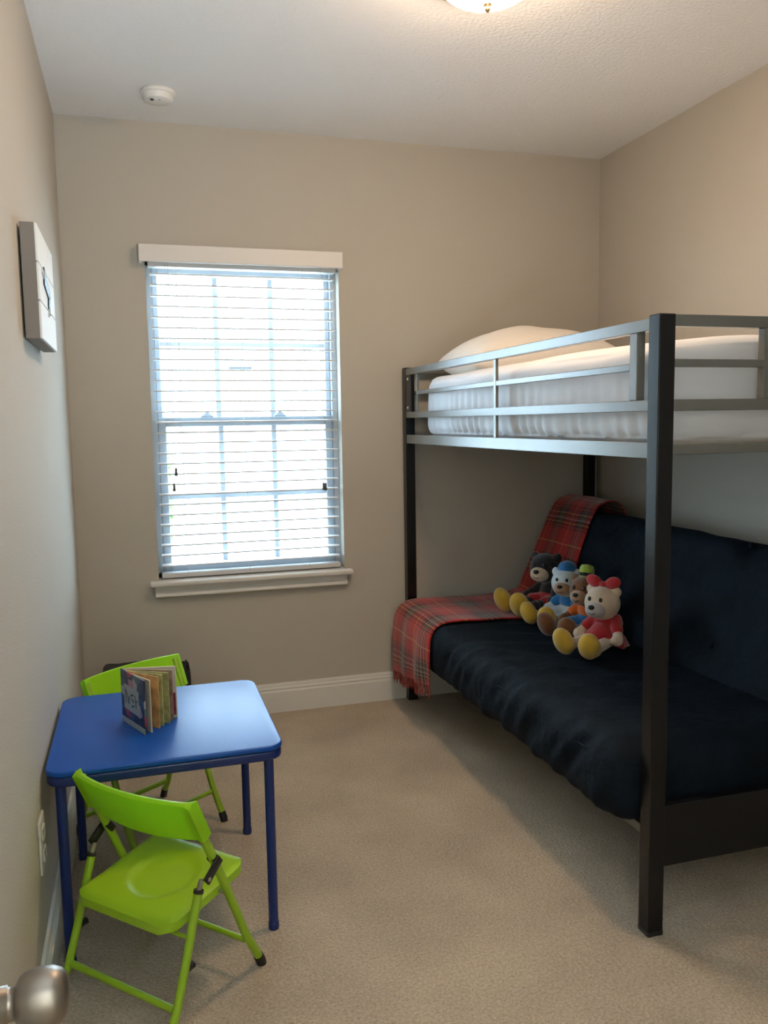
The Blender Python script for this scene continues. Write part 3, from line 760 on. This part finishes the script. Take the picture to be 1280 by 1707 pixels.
# ------------------------------------------------------------------ lime folding chairs
CW = .345
def make_chair():
    t = thing('folding_chair', 'lime green folding chair pulled out on the near side of the blue table', 'chair', (0, 0, 0), 0, 'lime folding chairs', world=False)
    def O(nm, b, m, par=t, ang=40): return smooth_by_angle(obj(nm, b, m, par, world=False), ang)
    fp = [(0, .018), (-.045, .098), (-.105, .240), (-.150, .345), (-.185, .420), (-.222, .503)]
    rp = [(-.316, .015), (-.290, .060), (-.258, .145), (-.205, .300)]
    for y in (0, CW):
        sgn = 1 if y == 0 else -1
        b = B(); tube(b, [(s, y, z) for s, z in fp], .0105, 12); f = O('front_leg', b, M['green_metal'])
        b = B(); tube(b, [(.006, y, 0), (.002, y, .012), (-.006, y, .028)], [.0125, .013, .0125], 12); O('foot_cap', b, M['black_plastic'], f)
        b = B(); tube(b, [(s, y, z) for s, z in rp], .0100, 12); r = O('rear_leg', b, M['green_metal'])
        b = B(); tube(b, [(-.320, y, 0), (-.316, y, .012), (-.309, y, .030)], [.0120, .0125, .012], 12); O('foot_cap', b, M['black_plastic'], r)
        b = B(); tube(b, [(-.254, y, .142), (-.232, y, .142)], .0085, 10); O('stop', b, M['black_plastic'], r)
        b = B(); tube(b, [(-.2065, y, .296), (-.2045, y, .303)], .0118, 12); O('collar', b, M['black_plastic'], r)
        b = B(); tube(b, [(-.205, y, .300), (-.194, y, .323)], .0055, 8); O('link_rod', b, M['steel'], r)
        # black hinge bracket
        d = Vector((.052, 0, .038)).normalized()
        b = B(); obox(b, (-.170, y-sgn*.0135, .336), d, (0, 1, 0), d.cross(Vector((0, 1, 0))), .062, .007, .024, .003)
        obox(b, (-.150, y, .348), d, (0, 1, 0), d.cross(Vector((0, 1, 0))), .018, .026, .027, .003); br = O('hinge_bracket', b, M['black_plastic'])
        b = B(); tube(b, [(-.187, y-sgn*.018, .323), (-.187, y-sgn*.012, .323)], .005, 10); O('rivet', b, M['steel'], br)
        b = B(); tube(b, [(-.113, y+sgn*.006, .248), (-.113, y+sgn*.034, .248)], .004, 8); O('pivot_pin', b, M['steel'])
    b = B(); tube(b, [(-.045, .008, .090), (-.045, CW-.008, .090)], .0075, 10); O('front_stretcher', b, M['green_metal'])
    b = B(); tube(b, [(-.288, .008, .066), (-.288, CW-.008, .066)], .0085, 10); O('rear_stretcher', b, M['green_metal'])
    b = B(); tube(b, [(-.2375, .008, .205), (-.2375, CW-.008, .205)], .005, 8); O('seat_bar', b, M['green_metal'])
    # seat: a moulded tray with a shallow round dish, tilted back
    nx, ny = 26, 28; x0, x1, y0, y1 = -.283, -.010, .022, CW-.022; rr = .035; b = B(); top = []
    def rz(u): return .247 + (u-x0)/(x1-x0)*.030
    def inside(x, y):
        cx = min(max(x, x0+rr), x1-rr); cy = min(max(y, y0+rr), y1-rr); dx, dy = x-cx, y-cy; d = math.hypot(dx, dy)
        if d > rr: x, y = cx+dx/d*rr, cy+dy/d*rr
        return x, y
    xs = [x0+(x1-x0)*i/nx for i in range(nx+1)]; ys = [y0+(y1-y0)*j/ny for j in range(ny+1)]
    for x in xs:
        row = []
        for y in ys:
            X, Y = inside(x, y); rad = math.hypot((X+.140)/1.0, (Y-CW/2)/1.0); e = min(1, max(0, (.085-rad)/.010)); e = e*e*(3-2*e)
            ed = min(X-x0, x1-X, Y-y0, y1-Y); lip = min(1, max(0, ed/.008))
            row.append(b.verts.new((X, Y, rz(X) - .010*e - .004*(1-lip)**2)))
        top.append(row)
    for i in range(nx):
        for j in range(ny): b.faces.new((top[i][j], top[i+1][j], top[i+1][j+1], top[i][j+1]))
    ext = [e for e in b.edges if e.is_boundary]
    r = bmesh.ops.extrude_edge_only(b, edges=ext)
    nv = [v for v in r['geom'] if isinstance(v, bmesh.types.BMVert)]
    for v in nv: v.co.z -= .020
    bmesh.ops.remove_doubles(b, verts=b.verts, dist=1e-6)
    ext = [e for e in b.edges if e.is_boundary]; bmesh.ops.holes_fill(b, edges=ext)
    bmesh.ops.recalc_face_normals(b, faces=b.faces)
    O('seat', b, M['green'], t, 55)
    # backrest: curved panel that wraps both tubes
    b = B(); nu = 24; prof = []
    secs = []
    for j in range(nu+1):
        v = j/nu; y = -.013 + (CW+.026)*v; bow = -.030*(1-(2*v-1)**2)
        up = Vector((-.040, 0, .090)).normalized(); fw = Vector((up.z, 0, -up.x))
        low = -.012*(1-(2*v-1)**2)
        c0 = Vector((-.184+bow, y, .418)) + up*low; c1 = Vector((-.226+bow, y, .512))
        th_ = .0065 + .008*max(0, 1-min(v, 1-v)/.05)
        ring = [c0+fw*th_, c0-up*.003, c0-fw*th_, c1-fw*th_, c1+up*.004, c1+fw*th_]
        secs.append([b.verts.new(p) for p in ring])
    for j in range(nu):
        for k in range(6): b.faces.new((secs[j][k], secs[j][(k+1) % 6], secs[j+1][(k+1) % 6], secs[j+1][k]))
    b.faces.new(secs[0]); b.faces.new(secs[-1][::-1]); bmesh.ops.recalc_face_normals(b, faces=b.faces)
    O('backrest', b, M['green_back'], t, 45)
    return t
def copy_tree(o, parent=None):
    c = o.copy(); COL.objects.link(c); c.parent = parent
    for ch in list(o.children): copy_tree(ch, c)
    return c
ch1 = make_chair()
ch2 = copy_tree(ch1); ch2['label'] = 'lime green folding chair behind the blue table by the window wall'
ch1.location = (.496, -1.808, 0); ch1.rotation_euler = (0, 0, math.radians(43.5))
a2 = math.radians(-54); l2 = Vector((-math.sin(a2), math.cos(a2), 0))
ch2.location = Vector((.486, -1.012, 0)) - l2*CW; ch2.rotation_euler = (0, 0, a2); ch2.scale = (1, 1, 1.05)

# ------------------------------------------------------------------ board book
M['page'] = mat('book_page', (.50, .40, .24), .5, var=(30, .25)); M['page_edge'] = mat('book_board', (.62, .55, .42), .6)
def cover_mat():
    m = mat('book_cover', (.03, .06, .15), .35); nt = m.node_tree; b_ = nt.nodes['Principled BSDF']
    tc = nt.nodes.new('ShaderNodeTexCoord'); n = nt.nodes.new('ShaderNodeTexVoronoi'); n.inputs['Scale'].default_value = 38
    r = nt.nodes.new('ShaderNodeValToRGB'); r.color_ramp.interpolation = 'CONSTANT'; e = r.color_ramp.elements
    e[0].color = (.014, .03, .07, 1); e[1].position = .52; e[1].color = (.03, .07, .14, 1)
    for p, c in ((.66, (.35, .05, .07)), (.74, (.06, .09, .22)), (.84, (.42, .36, .38)), (.92, (.10, .16, .12))):
        q = e.new(p); q.color = (*c, 1)
    sp = nt.nodes.new('ShaderNodeSeparateColor'); nt.links.new(tc.outputs['Object'], n.inputs['Vector']); nt.links.new(n.outputs['Color'], sp.inputs[0])
    nt.links.new(sp.outputs[0], r.inputs[0]); nt.links.new(r.outputs[0], b_.inputs['Base Color']); return m
M['cover'] = cover_mat()
M['panel'] = mat('cover_panel', (.36, .42, .36), .4); M['panel_mark'] = mat('cover_mark', (.05, .06, .05), .4); M['pink'] = mat('cover_pink', (.42, .22, .26), .4)
bk = thing('board_book', 'small colourful board book standing open on the blue table', 'book', (.19, -1.36, TZ))
SPN = Vector((.190, -1.360, 0)); HB = .150
def board(nm, ang, L, th_, h, m, st=.0, par=bk):
    d = Vector((math.cos(ang), math.sin(ang), 0)); n = Vector((-d.y, d.x, 0))
    b = B(); obox(b, SPN + d*(st+L/2) + Vector((0, 0, TZ+h/2+.0003)), d, n, (0, 0, 1), L, th_, h, .0008, 1)
    return obj(nm, b, M[m], par), d, n
a_f = math.atan2(-1.505+1.360, .252-.190); a_b = math.atan2(-1.390+1.360, .338-.190)
fc, d, n = board('front_cover', a_f, .155, .0045, HB, 'cover')
fn = -n
def on_cover(nm, u0, u1, z0, z1, m, lift, sl=0.0):
    b = B(); base = SPN + fn*(.00225+lift/2)
    obox(b, base + d*((u0+u1)/2) + Vector((0, 0, TZ+(z0+z1)/2)), (d*math.cos(sl)+Vector((0, 0, 1))*math.sin(sl)), fn, (Vector((0, 0, 1))*math.cos(sl)-d*math.sin(sl)), u1-u0, lift, z1-z0)
    return obj(nm, b, M[m], fc)
on_cover('title_panel', .022, .118, .042, .112, 'panel', .0006, -.04)
for (u0, u1, z0, z1, s) in ((.030, .035, .060, .104, .1), (.044, .050, .060, .100, .5), (.052, .057, .062, .086, -.5), (.066, .086, .088, .094, .3), (.070, .088, .074, .080, -.4), (.072, .090, .058, .064, .3), (.096, .101, .060, .096, .2), (.100, .112, .078, .083, -.2)):
    on_cover('cover_mark', u0, u1, z0, z1, 'panel_mark', .0010, s)
on_cover('cover_spot', .055, .085, .112, .132, 'pink', .0007)
on_cover('cover_strip', .0, .155, .0, .016, 'panel', .0005)
M['page_orange'] = mat('page_orange', (.52, .30, .11), .5, var=(35, .4)); M['page_olive'] = mat('page_olive', (.40, .38, .14), .5, var=(35, .4)); M['page_brown'] = mat('page_brown', (.30, .20, .12), .5, var=(35, .4))
pg = [(.13, .150, 'page_edge'), (.36, .143, 'page_orange'), (.50, .140, 'page_olive'), (.66, .146, 'page_olive'), (.84, .146, 'page_brown')]
for (t, L, m_) in pg:
    board('page', a_f + (a_b-a_f)*t, L-.004, .0035, HB-.004, m_, .004)
board('back_cover', a_b, .151, .0045, HB, 'page_edge')
_, d3, n3 = None, Vector((math.cos(a_b), math.sin(a_b), 0)), None
b = B(); nn = Vector((d3.y, -d3.x, 0))
obox(b, SPN + d3*.133 + nn*.0027 + Vector((0, 0, TZ+.042)), d3, nn, (0, 0, 1), .030, .0008, .064); obj('back_print', b, mat('book_red', (.26, .03, .04), .5, var=(60, .5)), bk)

# ------------------------------------------------------------------ black bag behind the far chair
bg_ = thing('bag', 'black zipped bag on the carpet behind the far lime chair', 'bag', (.26, -.19, 0))
def bag_fn(c, n):
    p = c.copy(); t = (c.z+.165)/.33
    p.x *= 1-.06*t; p.y *= 1-.25*t
    if n.z > .3: p.z += -.26*max(0, c.x-.03) + .010*N3(c, 8)
    return p + n*.006*N3(c, 9)
b = B(); cushion(b, (.375, .23, .335), .030, (10, 8, 10), bag_fn)
for v in b.verts: v.co += Vector((.262, -.185, .172))
obj('body', b, M['bag'], bg_, True)
b = B(); tube(b, [(.10, -.27, .31), (.10, -.295, .335), (.18, -.30, .352), (.30, -.30, .352), (.38, -.295, .325), (.38, -.275, .29)], .007, 8); obj('handle', b, M['bag'], bg_, True)
b = B()
for k in range(14): box(b, .440+.001*k*.2, .447, -.19-.004, -.19+.004, .10+k*.013, .107+k*.013)
obj('zipper', b, M['steel'], bg_)
for o in S.objects:
    if '_world' in o: del o['_world']
